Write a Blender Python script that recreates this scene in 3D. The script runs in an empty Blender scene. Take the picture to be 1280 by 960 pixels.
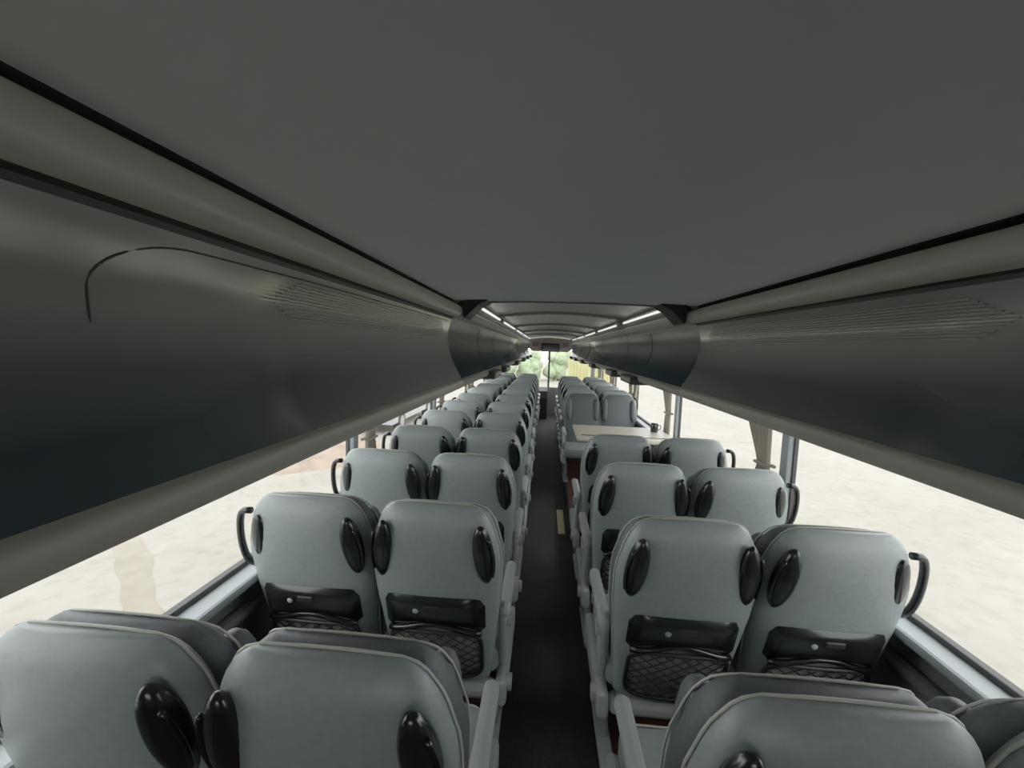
import bpy, bmesh, math, random
from mathutils import Vector, Matrix
random.seed(4)
scene = bpy.context.scene
COL = scene.collection
CZ = 1.80      # camera height
CX = -0.07
RX = 0.03      # rack / ceiling centre offset

# ------------------------------------------------------------------ materials
def mat(name, col, rough=0.5, metal=0.0, noise=0.0, nscale=30.0, bump=0.0, coat=0.0, spec=0.5, col2=None, stretch=None):
    m = bpy.data.materials.new(name); m.use_nodes = True
    nt = m.node_tree; b = nt.nodes["Principled BSDF"]
    b.inputs["Base Color"].default_value = (*col, 1)
    b.inputs["Roughness"].default_value = rough
    b.inputs["Metallic"].default_value = metal
    b.inputs["Specular IOR Level"].default_value = spec
    b.inputs["Coat Weight"].default_value = coat
    b.inputs["Coat Roughness"].default_value = 0.1
    if noise > 0 or bump > 0 or col2:
        tc = nt.nodes.new("ShaderNodeTexCoord")
        n = nt.nodes.new("ShaderNodeTexNoise"); n.inputs["Scale"].default_value = nscale
        n.inputs["Detail"].default_value = 5
        src = tc.outputs["Object"]
        if stretch:
            mp = nt.nodes.new("ShaderNodeMapping"); mp.inputs["Scale"].default_value = stretch
            nt.links.new(src, mp.inputs["Vector"]); src = mp.outputs["Vector"]
        nt.links.new(src, n.inputs["Vector"])
        r = nt.nodes.new("ShaderNodeValToRGB")
        c2 = col2 if col2 else tuple(min(1, c*(1+noise)) for c in col)
        c1 = col if col2 else tuple(c*(1-noise) for c in col)
        r.color_ramp.elements[0].position = 0.32; r.color_ramp.elements[0].color = (*c1, 1)
        r.color_ramp.elements[1].position = 0.68; r.color_ramp.elements[1].color = (*c2, 1)
        nt.links.new(n.outputs["Fac"], r.inputs["Fac"]); nt.links.new(r.outputs["Color"], b.inputs["Base Color"])
        if bump > 0:
            bp = nt.nodes.new("ShaderNodeBump"); bp.inputs["Strength"].default_value = bump; bp.inputs["Distance"].default_value = 0.004
            nt.links.new(n.outputs["Fac"], bp.inputs["Height"]); nt.links.new(bp.outputs["Normal"], b.inputs["Normal"])
    return m

def emis(name, col, s):
    m = bpy.data.materials.new(name); m.use_nodes = True
    b = m.node_tree.nodes["Principled BSDF"]
    b.inputs["Base Color"].default_value = (*col, 1)
    b.inputs["Emission Color"].default_value = (*col, 1); b.inputs["Emission Strength"].default_value = s
    return m

def glass(name):
    m = bpy.data.materials.new(name); m.use_nodes = True
    nt = m.node_tree; nt.nodes.clear()
    o = nt.nodes.new("ShaderNodeOutputMaterial"); mx = nt.nodes.new("ShaderNodeMixShader")
    t = nt.nodes.new("ShaderNodeBsdfTransparent"); g = nt.nodes.new("ShaderNodeBsdfGlossy")
    t.inputs["Color"].default_value = (0.98, 0.98, 0.97, 1); g.inputs["Roughness"].default_value = 0.03
    mx.inputs[0].default_value = 0.04
    nt.links.new(t.outputs[0], mx.inputs[1]); nt.links.new(g.outputs[0], mx.inputs[2]); nt.links.new(mx.outputs[0], o.inputs[0])
    return m

SHELL = mat("seat_shell_leatherette", (0.262, 0.308, 0.303), 0.42, noise=0.06, nscale=60, bump=0.2)
PAD = mat("seat_pad_fabric", (0.085, 0.10, 0.105), 0.55, noise=0.12, nscale=90, bump=0.2)
PIPE = mat("seat_piping", (0.47, 0.48, 0.42), 0.5)
BLACK = mat("gloss_black_plastic", (0.009, 0.010, 0.012), 0.24, coat=0.15)
MBLACK = mat("matte_black_plastic", (0.016, 0.017, 0.018), 0.45)
NET = mat("elastic_net", (0.012, 0.012, 0.012), 0.7)
NETBACK = mat("pocket_backing", (0.26, 0.265, 0.25), 0.8, noise=0.2, nscale=60)
FRAME = mat("light_grey_plastic", (0.38, 0.41, 0.41), 0.4, noise=0.04, nscale=15)
SEATM = [SHELL, PAD, PIPE, BLACK, MBLACK, NET, NETBACK, FRAME]

CEIL = mat("ceiling_felt", (0.84, 0.89, 0.89), 0.7, noise=0.02, nscale=6, bump=0.05)
CEIL2 = mat("ceiling_front_felt", (0.82, 0.82, 0.80), 0.7, noise=0.04, nscale=6)
RAIL = mat("rail_plastic", (0.52, 0.51, 0.46), 0.36, noise=0.06, nscale=8, stretch=(8, .4, 8))
GROOVE = mat("groove_rubber", (0.035, 0.035, 0.034), 0.6)
LIP = mat("rack_lip", (0.36, 0.345, 0.315), 0.42, noise=0.05, nscale=8)
GRILL = mat("rack_grill", (0.42, 0.42, 0.39), 0.5)
SEAM = mat("panel_seam", (0.06, 0.06, 0.06), 0.6)
# glossy grey fascia : dark blue reflection painted into the colour of the lower half
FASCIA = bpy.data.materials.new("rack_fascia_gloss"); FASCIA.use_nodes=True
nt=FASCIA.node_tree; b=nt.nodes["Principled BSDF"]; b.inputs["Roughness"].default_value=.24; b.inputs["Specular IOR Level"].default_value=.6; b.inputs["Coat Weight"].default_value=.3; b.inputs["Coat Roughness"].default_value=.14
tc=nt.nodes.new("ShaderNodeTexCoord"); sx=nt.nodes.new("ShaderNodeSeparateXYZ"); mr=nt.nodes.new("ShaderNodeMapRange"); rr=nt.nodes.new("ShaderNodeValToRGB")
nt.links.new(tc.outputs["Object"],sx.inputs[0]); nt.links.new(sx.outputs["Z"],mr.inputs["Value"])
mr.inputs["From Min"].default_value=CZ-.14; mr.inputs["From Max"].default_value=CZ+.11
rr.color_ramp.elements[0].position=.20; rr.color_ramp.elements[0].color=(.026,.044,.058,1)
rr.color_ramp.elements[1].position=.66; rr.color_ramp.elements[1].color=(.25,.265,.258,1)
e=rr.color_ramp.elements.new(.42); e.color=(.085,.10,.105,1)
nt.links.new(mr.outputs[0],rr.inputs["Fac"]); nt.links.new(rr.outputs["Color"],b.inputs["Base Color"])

WALL = mat("side_wall_carpet", (0.17, 0.18, 0.18), 0.8, noise=0.1, nscale=60)
SILL = mat("window_frame_grey", (0.31, 0.35, 0.365), 0.45)
GASK = mat("window_gasket", (0.05, 0.05, 0.05), 0.6)
AISLE = mat("aisle_carpet", (0.04, 0.041, 0.040), 0.85, noise=0.25, nscale=120, bump=0.4)
WOOD = mat("laminate_red_wood", (0.07, 0.028, 0.018), 0.4, nscale=9, col2=(0.13, 0.055, 0.036), stretch=(1, 8, 1))
TAN = mat("beige_laminate", (0.66, 0.62, 0.50), 0.4, noise=0.04, nscale=10)
YST = mat("yellow_step_marker", (0.85, 0.72, 0.38), 0.5, noise=0.05, nscale=10)
CURT = mat("curtain_fabric", (0.44, 0.405, 0.315), 0.85, noise=0.08, nscale=80)
GLASS = glass("window_glass")
LED = emis("led_strip", (1.0, 0.97, 0.9), 0.9)

# ------------------------------------------------------------------ mesh builder
class MB:
    def __init__(s): s.v=[]; s.f=[]; s.m=[]; s.sm=[]
    def add(s, vs, fs, mi, smooth=True):
        o=len(s.v); s.v += [tuple(v) for v in vs]
        for f in fs: s.f.append(tuple(o+i for i in f)); s.m.append(mi); s.sm.append(smooth)
    def bm(s, bm, mi, smooth=True):
        bm.verts.ensure_lookup_table(); bm.verts.index_update()
        s.add([v.co.copy() for v in bm.verts], [[v.index for v in f.verts] for f in bm.faces], mi, smooth); bm.free()
    def box(s, c, size, mi, bev=0.0, rot=None, seg=2):
        bm=bmesh.new(); bmesh.ops.create_cube(bm, size=1.0)
        for v in bm.verts: v.co=Vector((v.co.x*size[0], v.co.y*size[1], v.co.z*size[2]))
        if bev>0: bmesh.ops.bevel(bm, geom=list(bm.edges), offset=min(bev, min(size)*.49), segments=seg, profile=.5, affect='EDGES')
        M = Matrix.Translation(c) @ (rot.to_4x4() if rot else Matrix())
        bm.transform(M); s.bm(bm, mi, False)
    def ell(s, c, r, mi, rot=None, seg=16):
        bm=bmesh.new(); bmesh.ops.create_uvsphere(bm, u_segments=seg, v_segments=seg//2+2, radius=1)
        M = Matrix.Translation(c) @ (rot.to_4x4() if rot else Matrix()) @ Matrix.Diagonal((*r,1))
        bm.transform(M); s.bm(bm, mi)
    def cyl(s, c, r, d, mi, axis='Z', seg=20, r2=None):
        bm=bmesh.new(); bmesh.ops.create_cone(bm, cap_ends=True, segments=seg, radius1=r, radius2=r if r2 is None else r2, depth=d)
        R = Matrix()
        if axis=='X': R=Matrix.Rotation(math.pi/2,4,'Y')
        if axis=='Y': R=Matrix.Rotation(math.pi/2,4,'X')
        bm.transform(Matrix.Translation(c)@R); s.bm(bm, mi, False)
    def tube(s, pts, r, mi, closed=False, k=6):
        pts=[Vector(p) for p in pts]; n=len(pts); vs=[]; fs=[]
        for i,p in enumerate(pts):
            a=pts[i-1] if (i>0 or closed) else p
            b=pts[(i+1)%n] if (i<n-1 or closed) else p
            t=(b-a).normalized()
            ref=Vector((0,1,0)) if abs(t.y)<.9 else Vector((1,0,0))
            u=t.cross(ref).normalized(); w=t.cross(u).normalized()
            for j in range(k):
                an=2*math.pi*j/k; vs.append(p+u*math.cos(an)*r+w*math.sin(an)*r)
        for i in range(n if closed else n-1):
            for j in range(k):
                i2=(i+1)%n; fs.append((i*k+j, i*k+(j+1)%k, i2*k+(j+1)%k, i2*k+j))
        if not closed:
            fs.append(tuple(range(k))[::-1]); fs.append(tuple((n-1)*k+j for j in range(k)))
        s.add(vs,fs,mi)
    def rings(s, rings, mi, capa=True, capb=True):
        k=len(rings[0]); vs=[p for r in rings for p in r]; fs=[]
        for i in range(len(rings)-1):
            for j in range(k): fs.append((i*k+j,i*k+(j+1)%k,(i+1)*k+(j+1)%k,(i+1)*k+j))
        if capa: fs.append(tuple(range(k))[::-1])
        if capb: fs.append(tuple((len(rings)-1)*k+j for j in range(k)))
        s.add(vs,fs,mi)
    def grid(s, fn, nu, nv, mi, smooth=True):
        vs=[fn(i/nu,j/nv) for j in range(nv+1) for i in range(nu+1)]
        fs=[(j*(nu+1)+i, j*(nu+1)+i+1,(j+1)*(nu+1)+i+1,(j+1)*(nu+1)+i) for j in range(nv) for i in range(nu)]
        s.add(vs,fs,mi,smooth)
    def prism(s, poly, y0, y1, mi, axis='Y', smooth=False, mats=None):
        k=len(poly)
        P=(lambda a,b,t:(a,t,b)) if axis=='Y' else (lambda a,b,t:(t,a,b))
        vs=[P(a,b,y0) for a,b in poly]+[P(a,b,y1) for a,b in poly]
        for j in range(k):
            q=(j+1)%k
            s.add([vs[j],vs[q],vs[k+q],vs[k+j]],[(0,1,2,3)], mats[j] if mats else mi, smooth)
        s.add(vs,[tuple(range(k))[::-1], tuple(range(k,2*k))], mi, False)
    def mesh(s, name, mats):
        me=bpy.data.meshes.new(name); me.from_pydata(s.v,[],s.f)
        for m in mats: me.materials.append(m)
        for p,mi,sm in zip(me.polygons,s.m,s.sm): p.material_index=mi; p.use_smooth=sm
        bm=bmesh.new(); bm.from_mesh(me); bmesh.ops.remove_doubles(bm, verts=bm.verts, dist=1e-5)
        bmesh.ops.recalc_face_normals(bm, faces=bm.faces); bm.to_mesh(me); bm.free()
        me.update(); return me
    def obj(s, name, mats, loc=(0,0,0)):
        o=bpy.data.objects.new(name, s.mesh(name+"_mesh",mats)); o.location=loc; COL.objects.link(o); return o

def interp(tab, t):
    if t<=tab[0][0]: return tab[0][1]
    for (a,x),(b,y) in zip(tab,tab[1:]):
        if t<=b: return x+(y-x)*(t-a)/(b-a)
    return tab[-1][1]

# ------------------------------------------------------------------ coach seat
WT=[(.28,.178),(.32,.192),(.45,.203),(.60,.216),(.75,.230),(.86,.236),(.93,.230),(1.0,.212),(1.04,.197),(1.065,.184),(1.085,.168),(1.10,.140)]
def wf(z): return interp(WT,z)
def yc(z): return 0.21*(1.10-z)/0.8 - 0.02*math.sin(max(0,min(1,(z-.3)/.8))*math.pi)
HD=0.075; NN=2.5
def hdz(z): return HD*interp([(.28,.55),(.34,.9),(.5,1),(.95,1),(1.03,.85),(1.07,.65),(1.10,.25)],z)
def rear_y(x,z):
    t=min(abs(x/wf(z)),.985); return yc(z)-hdz(z)*(1-t**NN)**(1/NN)
def ring(z,w,hd,c,n,k=32,dz=0):
    out=[]
    for i in range(k):
        a=2*math.pi*i/k; ca,sa=math.cos(a),math.sin(a)
        out.append((math.copysign(abs(ca)**(2/n),ca)*w, c+math.copysign(abs(sa)**(2/n),sa)*hd, z+dz))
    return out
def build_seat(out, aisle):
    M=MB()
    zs=[.28,.30,.34,.40,.47,.54,.61,.68,.75,.82,.88,.93,.97,1.0,1.03,1.055,1.075,1.09,1.10]
    M.rings([ring(z,wf(z),hdz(z),yc(z),NN) for z in zs],0)
    PD=.022
    zp=[.38,.42,.5,.6,.7,.8,.86,.91,.95,.98,1.01,1.033,1.053,1.068,1.078]
    hp=lambda z:interp([(.38,.06),(.9,.070),(1.01,.064),(1.05,.048),(1.078,.022)],z)
    M.rings([ring(z,wf(z+PD)*1.015,hp(z),yc(z)+.062,3.0) for z in zp],1)
    for sx in (-1,1):
        M.rings([[(p[0]+sx*.178,p[1],p[2]) for p in ring(z,.036*k,.050*k,yc(z)+.115,2.3,14)] for z,k in ((.74,.35),(.765,.7),(.80,.92),(.86,1),(.93,1),(.975,.9),(1.0,.7),(1.018,.35))],1)
    def rim(offf,sc,r,zo,top):
        pts=[]
        zz=[.36,.45,.55,.65,.75,.82,.88,.93,.97,1.0,1.03,1.055,1.075,1.09]
        zz=[z-zo for z in zz]
        for z in zz: pts.append((-wf(z+zo)*sc-.0015,yc(z)+offf(z),z))
        for x in (-.13,-.07,0,.07,.13):
            pts.append((x,yc(top)+offf(top),top+.003*(1-(x/.13)**2)))
        for z in reversed(zz): pts.append((wf(z+zo)*sc+.0015,yc(z)+offf(z),z))
        M.tube(pts,r,2,k=6)
    rim(lambda z:.014 if z<1.04 else .010,1.0,.0030,0,1.10)
    rim(lambda z:.062+hp(z)*.62,.985,.0027,PD,1.078)
    # black corner grips
    for sx in (-1,1):
        outer = (not aisle and sx==out)
        x=sx*.178; z=.935
        dy=rear_y(x+.01,z)-rear_y(x-.01,z)
        yaw=math.atan2(dy,.02)*.85
        R=Matrix.Rotation(yaw,3,'Z') @ Matrix.Rotation(-sx*.17,3,'Y') @ Matrix.Rotation(math.radians(14),3,'X')
        y=rear_y(x,z)
        if outer: M.ell((x-sx*.01,y+.014,z),(.034,.024,.105),3,R,24)
        else:
            M.ell((x,y+.006,z),(.037,.031,.122),3,R,28)
            pts=[Vector((x,y+.004,z))+R@Vector((sx*(.021+.010*math.sin(t*math.pi)),-.020-.004*math.sin(t*math.pi),-.080+.16*t)) for t in [i/10 for i in range(11)]]
            M.tube(pts,.0055,3,False,8)
    if not aisle:
        s=out; pts=[]
        for i in range(15):
            t=i/14; a=-math.pi/2+math.pi*t
            pts.append((s*(.205+.060*max(0,math.cos(a))**.5), yc(.93)-.016+(0.5-t)*.05, .925+.112*math.sin(a)))
        M.tube(pts,.0125,3,False,8)
    # fold-down latch plate
    def plate(u,v):
        q=abs(2*u-1)
        x=(-1+2*u)*.184
        zb=.640-.045*(q**3)+ (.0 if q<.9 else .03*(q-.9)/.1); zt=.765-.010*q**4-(.0 if q<.9 else .03*(q-.9)/.1)
        z=zb+(zt-zb)*v
        bulge=.020*(1-abs(2*v-1)**4)*(1-q**8)
        return (x,rear_y(x,z)-.002-bulge,z)
    M.grid(plate,22,8,3)
    M.tube([(x,rear_y(x,.60)-.016,.625+.018*math.cos(x/.18*math.pi)) for x in [-.17+.34*i/14 for i in range(15)]],.011,3)
    M.box((0,rear_y(0,.72)-.022,.725),(.06,.012,.020),4,.004)
    M.ell((-.06,rear_y(-.06,.70)-.024,.712),(.011,.005,.011),7)
    def pk(u,v):
        x=(-1+2*u)*.168; z=.385+.225*v
        return (x,rear_y(x,z)-.006-.006*math.sin(v*math.pi),z)
    M.grid(pk,12,6,6)
    fr=[]
    for i in range(40):
        a=2*math.pi*i/40; ca,sa=math.cos(a),math.sin(a)
        x=math.copysign(abs(ca)**.35,ca)*.170; z=.495+math.copysign(abs(sa)**.35,sa)*.115
        fr.append((x,rear_y(x,z)-.014,z))
    M.tube(fr,.008,4,True,6)
    x0,x1,z0,z1=-.165,.165,.388,.605; st=.052
    for sg in (1,-1):
        for q in range(-8,14):
            pts=[]
            for i in range(24):
                x=x0+(x1-x0)*i/23; z=z0+sg*(x-x0)*.70+q*st*.70
                if z0<=z<=z1: pts.append((x,rear_y(x,z)-.016,z))
            if len(pts)>1: M.tube(pts,.0027,5,False,4)
    # cushion
    M.box((0,.40,.395),(.455,.46,.13),0,.045,seg=4)
    M.tube([(-.215,.19,.445),(-.215,.60,.445),(-.17,.625,.445),(.17,.625,.445),(.215,.60,.445),(.215,.19,.445)],.004,2)
    M.box((0,.40,.31),(.42,.40,.06),4,.01)
    M.box((0,.22,.27),(.48,.07,.06),7,.015)
    M.box((0,.42,.27),(.48,.05,.05),7,.012)
    M.box((0,.15,.305),(.43,.07,.06),7,.02)
    if aisle:
        s=-out
        M.box((s*.240,.36,.31),(.045,.50,.11),7,.02,seg=3)
        M.box((s*.238,.22,.46),(.035,.085,.32),7,.016,Matrix.Rotation(.2,3,'X'),3)
        M.box((s*.240,.34,.615),(.048,.38,.05),7,.022,seg=3)
        M.cyl((s*.255,.19,.58),.032,.03,7,'X')
        M.cyl((s*.265,.16,.33),.03,.03,7,'X')
        M.box((s*.20,.33,.13),(.035,.10,.26),7,.012)
        M.box((s*.20,.33,.012),(.06,.36,.024),7,.008)
    else:
        M.box((out*.225,.33,.13),(.03,.08,.26),7,.01)
        M.box((out*.215,.35,.645),(.04,.36,.045),7,.02)
        M.box((out*.210,.24,.45),(.03,.06,.38),7,.01)
    return M.mesh("coach_seat_mesh_"+("aisle" if aisle else "window")+("_r" if out>0 else "_l"), SEATM)

meshes={(o,a):build_seat(o,a) for o in (1,-1) for a in (True,False)}
PZ=0.15
def seat(x,y,out,aisle,rev=False):
    o=bpy.data.objects.new("coach_seat", meshes[((-out if rev else out),aisle)]); COL.objects.link(o)
    o.location=(x,y,PZ)
    o.rotation_euler=(0,0,math.pi if rev else 0)
    return o
XA,XW=.435,.900
yl=[.665,1.38,2.05,2.73]+[2.73+.69*i for i in range(1,10)]
for y in yl:
    seat(-XA,y,-1,True); seat(-XW,y,-1,False)
for y in [.655,1.37,2.05,2.73]:
    seat(XA,y,1,True); seat(XW,y,1,False)
seat(XA,5.62,1,True,True); seat(XW,5.62,1,False,True)
for y in [5.88,6.56,7.24,7.92,8.60]:
    seat(XA,y,1,True); seat(XW,y,1,False)

# ------------------------------------------------------------------ shell of the coach
YB,YF=-1.4,11.3; HW=1.24; YW=.22
def simple(name,c,size,m,bev=0.0):
    M=MB(); M.box((0,0,0),size,0,bev); return M.obj(name,[m],c)
simple("floor",(0,(YB+YF)/2,-.02),(2*HW,YF-YB,.04),AISLE)
PYS={-1:[.22,2.40,4.22,6.05,7.88,9.71],1:[.22,2.26,4.1,5.95,7.8,9.6]}
n=0
for nm,s in (("left",-1),("right",1)):
    M=MB()
    yb,ye=YB+.01,9.75
    M.box((s*(.235+HW)/2,(yb+ye)/2,.075),(HW-.235-.01,ye-yb,.15),0)
    M.box((s*.237,(yb+ye)/2,.137),(.02,ye-yb,.034),1,.004)
    M.obj("floor_platform_"+nm,[WOOD,MBLACK])
    M=MB()
    M.box((s*(HW+.02),(YB+YF)/2,.25),(.06,YF-YB,1.26),0)
    M.box((s*(HW+.02),(YB+YW)/2,1.30),(.06,YW-YB,.84),0)  # unseen solid wall beside and behind the camera, added to darken near rows
    M.box((s*(HW-.03),(YB+YF)/2,.74),(.05,YF-YB,.05),0,.02)
    M.obj("wall_"+nm,[WALL])
    simple("wall_upper_"+nm,(s*(HW+.02),(YB+YF)/2,1.93),(.06,YF-YB,.54),WALL)
    M=MB()
    M.box((s*(HW-.045),(YB+YF)/2,.895),(.13,YF-YB,.035),0,.012)
    M.box((s*(HW-.015),(YB+YF)/2,.922),(.03,YF-YB,.02),1,.004)
    M.box((s*(HW-.005),(YB+YF)/2,1.660),(.02,YF-YB,.03),1,.004)
    M.obj("trim_sill_"+nm,[SILL,GASK])
    PY=PYS[s]
    for i,y in enumerate(PY):
        M=MB()
        M.box((0,0,0),(.05,.07,.72),0,.012); M.box((s*.012,-.040,0),(.02,.012,.72),1,.003); M.box((s*.012,.040,0),(.02,.012,.72),1,.003)
        M.obj("trim_pillar",[SILL,GASK],(s*(HW-.02),y,1.275))
    ys=PY+[YF]
    for a,b in zip(ys,ys[1:]):
        n+=1
        simple("window_%d"%n,(s*(HW+.01),(a+b)/2,1.285),(.006,b-a-.02,.76),GLASS)

def curtain(s,y0,dr=1):
    M=MB()
    def f(u,v):
        z=.945+.67*v
        wd=interp([(0,.15),(.30,.12),(.38,.10),(.46,.13),(.75,.26),(1,.34)],v)
        return (-s*(.022*math.sin(u*math.pi*13)*(.5+wd)), dr*u*wd, z)
    M.grid(f,104,16,0)
    M.tube([(-.022,-dr*.01,1.20),(-.022,dr*.11,1.20),(.022,dr*.11,1.20),(.022,-dr*.01,1.20)],.010,0,True)
    o=M.obj("window_curtain",[CURT],(s*(HW-.07),y0,0))
    so=o.modifiers.new("s","SOLIDIFY"); so.thickness=.003
for s in (-1,1):
    for y in PYS[s][1:]:
        curtain(s,y+.08,1)
        if y>5: curtain(s,y-.08,-1)

# front and rear walls
M=MB()
M.box((0,YF+.03,.36),(2*HW+.1,.06,.80),0); M.box((0,YF+.03,2.0),(2*HW+.1,.06,.40),0)
for x in (-1.2,1.2): M.box((x,YF+.03,1.3),(.1,.06,1.1),0)
M.box((0.02,YF+.03,1.28),(.05,.05,1.08),1)
M.obj("wall_front",[WALL,GASK])
n+=1; simple("window_%d"%n,(0,YF+.03,1.28),(2.3,.006,1.05),GLASS)
M=MB()
M.box((0,YB-.03,.58),(2*HW+.1,.06,1.20),0); M.box((0,YB-.03,1.94),(2*HW+.1,.06,.52),0)
for x in (-.9,.9): M.box((x,YB-.03,1.43),(.7,.06,.5),0)
M.obj("wall_back",[WALL])
n+=1; simple("window_%d"%n,(0,YB-.03,1.43),(1.1,.006,.5),GLASS)  # rear window behind the camera, out of view, added to light the seat backs

# ceiling
JY=1.80
M=MB()
def cn(u,v):
    x=RX+(-1+2*u)*.492; return (x,YB+(JY-YB)*v,CZ+.19+.012*(1-(2*u-1)**2))
M.grid(cn,16,6,0)
M.grid(lambda u,v:(RX+(-1+2*u)*.46,JY+.002+.018*math.sin(v*math.pi),CZ+.183+.03*v+.012*(1-(2*u-1)**2)),16,5,1)
M.box((RX,(YB+JY)/2,CZ+.26),(.99,JY-YB,.06),0)
M.box((RX,JY-.03,CZ+.25),(.99,.05,.10),0)
M.obj("ceiling",[CEIL,RAIL])
M=MB()
def cf(u,v):
    x=RX+(-1+2*u)*.50; return (x,JY+(YF-JY)*v,CZ+.255+.04*(1-(2*u-1)**2))
M.grid(cf,16,8,0)
for y in [3.35,4.9,6.4,7.9]:
    for k in range(16):
        u0,u1=k/16,(k+1)/16
        a=cf(u0,0);b=cf(u1,0)
        M.box(((a[0]+b[0])/2,y,(a[2]+b[2])/2-.010),(b[0]-a[0]+.004,.06,.022),1)
M.box((RX,(JY+YF)/2,CZ+.33),(.99,YF-JY,.05),0)
M.obj("ceiling_front",[CEIL2,LIP])
simple("ceiling_roof",(0,(YB+YF)/2,CZ+.40),(2*HW+.1,YF-YB+.1,.06),WALL)

# ------------------------------------------------------------------ luggage racks
def arc(cx,cz,r,a0,a1,k): return [(cx+r*math.cos(math.radians(a0+(a1-a0)*i/k)),cz+r*math.sin(math.radians(a0+(a1-a0)*i/k))) for i in range(k+1)]
def smooth_pts(P,sub=4):
    out=[]
    for i in range(len(P)-1):
        p0=P[max(0,i-1)];p1=P[i];p2=P[i+1];p3=P[min(len(P)-1,i+2)]
        for j in range(sub):
            t=j/sub
            out.append(tuple(.5*((2*p1[k])+(-p0[k]+p2[k])*t+(2*p0[k]-5*p1[k]+4*p2[k]-p3[k])*t*t+(-p0[k]+3*p1[k]-3*p2[k]+p3[k])*t**3) for k in (0,1)))
    out.append(P[-1]); return out
def rack(s,y0,y1,far):
    M=MB()
    segs=[]
    if not far:
        segs.append(([(.500,.30),(.500,.188),(.492,.186)],3))
        segs.append(([(.492,.186),(.505,.183),(.505,.177),(.490,.174)],3))
    else:
        segs.append(([(.500,.30),(.500,.24),(.47,.215),(.465,.19),(.490,.174)],0))
    railp=arc(.486,.147,.027,90,270,8)
    segs.append((railp,1))
    segs.append(([railp[-1],(.497,.117),(.500,.110)],3 if not far else 1))
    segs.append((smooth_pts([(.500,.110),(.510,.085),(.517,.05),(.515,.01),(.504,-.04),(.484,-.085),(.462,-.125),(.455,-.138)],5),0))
    segs.append((smooth_pts([(.455,-.138),(.447,-.145),(.445,-.160),(.452,-.176),(.475,-.182)]),4))
    hw=HW-.02-s*RX
    segs.append(([(.475,-.182),(.8,-.170),(hw,-.150),(hw,.34),(.500,.34),(.500,.30)],4))
    poly=[]
    for P,mi in segs:
        for a,b in zip(P,P[1:]):
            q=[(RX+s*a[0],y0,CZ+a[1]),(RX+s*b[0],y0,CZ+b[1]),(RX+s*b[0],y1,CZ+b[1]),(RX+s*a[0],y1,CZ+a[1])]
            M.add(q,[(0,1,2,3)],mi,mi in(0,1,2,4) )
            poly.append(a)
    for yy in (y0,y1): M.add([(RX+s*a,yy,CZ+b) for a,b in poly],[tuple(range(len(poly)))],4,False)
    fz=lambda z:interp([(-.138,.455),(-.125,.462),(-.085,.484),(-.04,.504),(.01,.515),(.05,.517),(.085,.510),(.108,.500)],z)
    if not far:
        for i in range(12):
            z=.035+.0052*i; M.box((RX+s*(fz(z)-.0002),1.13,CZ+z),(.004,1.06-.02*abs(i-5),.0020),5,.0008)
        if s<0:
            pts=[(1.68,.100),(.70,.100)]
            for i in range(13):
                a=math.radians(90+90*i/12); pts.append((.46+.11*math.cos(a),.042+.055*math.sin(a)))
            pts+=[(.35,.01)]
            M.tube([(RX+s*(fz(z)+.0009),y,CZ+z) for y,z in pts],.0014,6,False,5)
    else:
        y=y0+.75
        while y<y1-.2:
            M.tube([(RX+s*(fz(z)+.0005),y,CZ+z) for z in [-.136,-.1,-.075,-.03,0,.03,.06,.085,.105]],.003,3,False,5)
            M.box((RX+s*.475,y+.18,CZ-.172),(.15,.34,.050),7,.016,seg=3)
            M.cyl((RX+s*.475,y+.10,CZ-.198),.028,.008,3); M.cyl((RX+s*.475,y+.25,CZ-.198),.022,.008,3)
            y+=.70*2 if y>3 else .72
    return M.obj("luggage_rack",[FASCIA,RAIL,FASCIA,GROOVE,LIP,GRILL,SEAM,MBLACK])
for s in (-1,1):
    rack(s,YB+.005,1.74,False)
    rack(s,1.745,9.6,True)
    M=MB()
    M.prism([(RX+s*.456,CZ+.205),(RX+s*.36,CZ+.203),(RX+s*.35,CZ+.192),(RX+s*.39,CZ+.172),(RX+s*.445,CZ+.118),(RX+s*.452,CZ+.118)],1.73,1.87,0)
    o=M.obj("rack_joint_bracket",[MBLACK]); bv=o.modifiers.new("b","BEVEL"); bv.width=.008; bv.segments=2
    M=MB(); y=1.95
    while y<9:
        M.box((RX+s*.455,y+.60,CZ+.205),(.012,1.15,.012),0,.004)
        M.box((RX+s*.472,y+.62,CZ+.212),(.02,1.28,.03),1,.004)
        y+=1.5
    M.obj("ceiling_light_strip",[LED,LIP])

# ------------------------------------------------------------------ table group
M=MB()
M.box((0,0,0),(.90,.66,.035),0,.014,seg=3)
M.box((0,-.21,.019),(.80,.02,.004),1)
M.cyl((.10,0,-.44),.035,.83,2); M.box((.10,0,-.838),(.30,.30,.02),2,.006); M.box((.05,0,-.04),(.5,.25,.04),2,.01)
M.obj("folding_table",[TAN,MBLACK,FRAME],(.685,4.04,CZ-.80))
M=MB(); M.rings([[ (r*math.cos(a*math.pi/8),r*math.sin(a*math.pi/8),z) for a in range(16)] for r,z in [(.03,0),(.036,.01),(.036,.07),(.03,.085),(.034,.09)]],0)
M.tube([(.034,0,.07),(.06,0,.065),(.062,0,.035),(.034,0,.02)],.005,0)
M.obj("coffee_mug",[BLACK],(1.02,4.15,CZ-.782))
simple("trim_floor_strip",(.15,4.25,.006),(.07,.60,.012),YST,.003)

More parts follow.
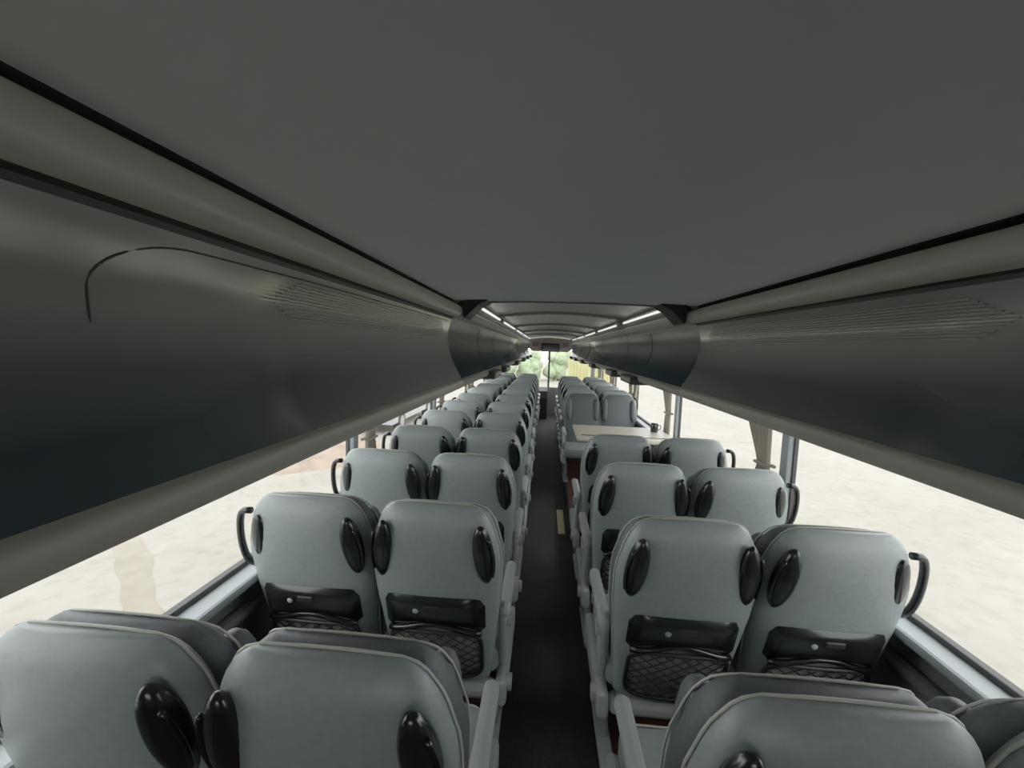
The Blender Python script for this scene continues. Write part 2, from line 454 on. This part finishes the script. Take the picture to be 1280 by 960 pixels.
# ------------------------------------------------------------------ front bulkhead, monitor, cab
PINK=mat("bulkhead_cream",(.88,.76,.75),.5,noise=.04,nscale=5)
SCR=mat("screen_glass",(.01,.01,.012),.1)
M=MB()
M.prism([(-.46,CZ+.22),(.50,CZ+.22),(.50,CZ+.0),(.42,CZ-.06),(-.40,CZ-.06),(-.46,CZ+.0)],9.66,9.74,0)
M.box((-.33,9.645,CZ+.10),(.14,.03,.10),1,.01); M.box((.37,9.645,CZ+.10),(.14,.03,.10),1,.01)
M.obj("front_bulkhead",[PINK,LIP])
M=MB(); M.box((0,0,0),(.40,.05,.19),0,.012); M.box((0,-.026,.0),(.36,.006,.155),1); M.box((0,.04,.05),(.1,.08,.05),0)
M.obj("overhead_monitor",[MBLACK,SCR],(.02,9.57,CZ+.03))
for s in (-1,1):
    simple("trim_header",(s*.87,9.67,CZ+.10),(.70,.10,.5),LIP,.03)
M=MB()
M.prism([(10.55,0.0),(10.50,.55),(10.62,.72),(10.85,.80),(11.2,.74),(11.2,0.0)],-1.15,.0,0,'X')
M.box((-.62,10.62,.80),(.5,.22,.12),1,.04); M.cyl((-.62,10.50,.80),.03,.25,1,'Y')
M.obj("dashboard",[MBLACK,MBLACK])
M=MB()
R=Matrix.Rotation(math.radians(60),3,'X')
M.tube([Vector((0,0,0))+R@Vector((.22*math.cos(a*math.pi/12),.22*math.sin(a*math.pi/12),0)) for a in range(24)],.014,0,True,8)
for a in (0,2.1,4.2): M.tube([(0,0,0),R@Vector((.22*math.cos(a),.22*math.sin(a),0))],.012,0)
M.ell((0,0,0),(.06,.05,.06),0)
M.obj("steering_wheel",[MBLACK],(-.62,10.34,.88))
ds=bpy.data.objects.new("driver_seat",meshes[(-1,False)].copy()); COL.objects.link(ds); ds.location=(-.62,9.82,.0)
ds.data.materials[0]=PAD

# ------------------------------------------------------------------ outside
GZ=-1.35
gm=bpy.data.materials.new("yard_concrete"); gm.use_nodes=True
nt=gm.node_tree; b=nt.nodes["Principled BSDF"]; b.inputs["Roughness"].default_value=.9
tc=nt.nodes.new("ShaderNodeTexCoord")
n1=nt.nodes.new("ShaderNodeTexNoise"); n1.inputs["Scale"].default_value=.6; n1.inputs["Detail"].default_value=8; n1.inputs["Roughness"].default_value=.65
r1=nt.nodes.new("ShaderNodeValToRGB"); r1.color_ramp.elements[0].position=.3; r1.color_ramp.elements[0].color=(.262,.241,.200,1)
r1.color_ramp.elements[1].position=.62; r1.color_ramp.elements[1].color=(.312,.294,.250,1)
vo=nt.nodes.new("ShaderNodeTexNoise"); vo.inputs["Scale"].default_value=5; vo.inputs["Detail"].default_value=6
r2=nt.nodes.new("ShaderNodeValToRGB"); r2.color_ramp.elements[0].position=.36; r2.color_ramp.elements[0].color=(.90,.89,.87,1); r2.color_ramp.elements[1].position=.5; r2.color_ramp.elements[1].color=(1,1,1,1)
mx=nt.nodes.new("ShaderNodeMixRGB"); mx.blend_type='MULTIPLY'; mx.inputs[0].default_value=1
nt.links.new(tc.outputs["Object"],n1.inputs["Vector"]); nt.links.new(tc.outputs["Object"],vo.inputs["Vector"])
nt.links.new(n1.outputs["Fac"],r1.inputs["Fac"]); nt.links.new(vo.outputs["Fac"],r2.inputs["Fac"])
nt.links.new(r1.outputs["Color"],mx.inputs[1]); nt.links.new(r2.outputs["Color"],mx.inputs[2]); nt.links.new(mx.outputs[0],b.inputs["Base Color"])
simple("ground",(0,20,GZ-.05),(160,160,.1),gm)
# worn strip of old paving on the left side of the yard
BRICK=mat("worn_paving_strip",(.225,.198,.150),.9,nscale=3,col2=(.275,.25,.20))
M=MB(); N=40
for i in range(N):
    pass
def stripf(u,v):
    y=-2.8+5.6*v; return ((u-.5)*(.34+.05*math.sin(v*17)+.03*math.sin(v*41))+.04*math.sin(v*9), y, 0)
M.grid(stripf,2,60,0)
M.obj("trim_paving_strip",[BRICK],(-4.3,4.0,GZ+.004)).rotation_euler=(0,0,math.radians(52))
SOIL=mat("reddish_soil",(.29,.22,.165),.95,noise=.2,nscale=2)
M=MB()
def soil(u,v):
    x=(u-.5)*7; y=(v-.5)*5; r=max(0,1-(x/3.5)**2-(y/2.5)**2); return (x,y,.35*r**.7*(1+.3*math.sin(x*3+y*2)))
M.grid(soil,24,20,0); M.obj("soil_heap",[SOIL],(-8.2,11.2,GZ-.01))
VW=mat("van_paint_white",(.33,.345,.355),.25,coat=.5); VG=mat("van_glass",(.05,.06,.07),.08); TY=mat("tyre_rubber",(.03,.03,.03),.8); HB=mat("hubcap",(.4,.4,.4),.3,metal=.6)
M=MB()
prof=[(-2.6,.35),(2.5,.35),(2.62,.6),(2.55,1.0),(1.75,1.25),(1.1,1.95),(.8,2.1),(-2.5,2.1),(-2.62,1.9)]
M.prism(prof,-.95,.95,0,'X')
M.prism([(1.62,1.28),(1.08,1.82),(.45,1.82),(.45,1.28)],-.96,.96,1,'X')
M.prism([(.3,1.28),(.3,1.82),(-.6,1.82),(-.6,1.28)],-.96,.96,1,'X')
for y in (-1.7,1.75):
    for x in (-.85,.85): M.cyl((x,y,.35),.35,.24,2,'X',28); M.cyl((x*1.14,y,.35),.2,.03,3,'X',20)
M.obj("white_van",[VW,VG,TY,HB],(-6.2,16.4,GZ))
LEAF=mat("foliage",(.27,.35,.20),.8,nscale=3,col2=(.38,.45,.29)); BARK=mat("bark",(.12,.09,.06),.9,noise=.2)
def tree(x,y,h):
    M=MB(); M.tube([(0,0,0),(.1,0,h*.3),(0,.1,h*.55)],.16,1,False,8)
    for i in range(18):
        a=random.uniform(0,6.28); r=random.uniform(0,h*.30); z=h*random.uniform(.18,.95); q=random.uniform(.14,.24)*h
        bm=bmesh.new(); bmesh.ops.create_icosphere(bm,subdivisions=3,radius=q)
        for v in bm.verts: v.co*=1+random.uniform(-.13,.13)
        bm.transform(Matrix.Translation((r*math.cos(a),r*math.sin(a),z))); M.bm(bm,0)
    M.obj("leafy_tree",[LEAF,BARK],(x,y,GZ))
for x,y,h in [(-4.5,40,3.8),(-1.6,41,3.2),(1.2,42,3.4),(-14,44,6)]: tree(x,y,h)
YEL=mat("container_yellow",(.40,.385,.17),.5,noise=.06,nscale=2)
M=MB(); M.box((0,0,1.3),(3,2.4,2.6),0,.03)
for i in range(12): M.box((-1.36+i*.248,-1.22,1.3),(.12,.05,2.4),0,.01)
M.box((0,-1.23,.08),(3,.08,.16),1); M.box((0,-1.23,2.55),(3,.08,.12),1)
M.obj("shipping_container",[YEL,FRAME],(3.2,32,GZ))

# ------------------------------------------------------------------ light
w=bpy.data.worlds.new("World"); scene.world=w; w.use_nodes=True
bg=w.node_tree.nodes["Background"]; bg.inputs["Color"].default_value=(.95,.975,1.0,1); bg.inputs["Strength"].default_value=3.2

# ------------------------------------------------------------------ camera
cam=bpy.data.cameras.new("camera"); co=bpy.data.objects.new("camera",cam); COL.objects.link(co); scene.camera=co
f=520.0; cam.sensor_width=36; cam.lens=f/1280*36; cam.clip_start=.01; cam.clip_end=500
F=Vector((43,44,-f)).normalized(); U=Vector((.04,1,0)); U=(U-F*U.dot(F)).normalized(); Rr=F.cross(U)
m3=Matrix((Rr,F,U))
co.matrix_world=Matrix.Translation((CX,0,CZ))@m3.to_4x4()
scene.view_settings.view_transform='Standard'
scene.view_settings.look='None'
scene.view_settings.gamma=1.26
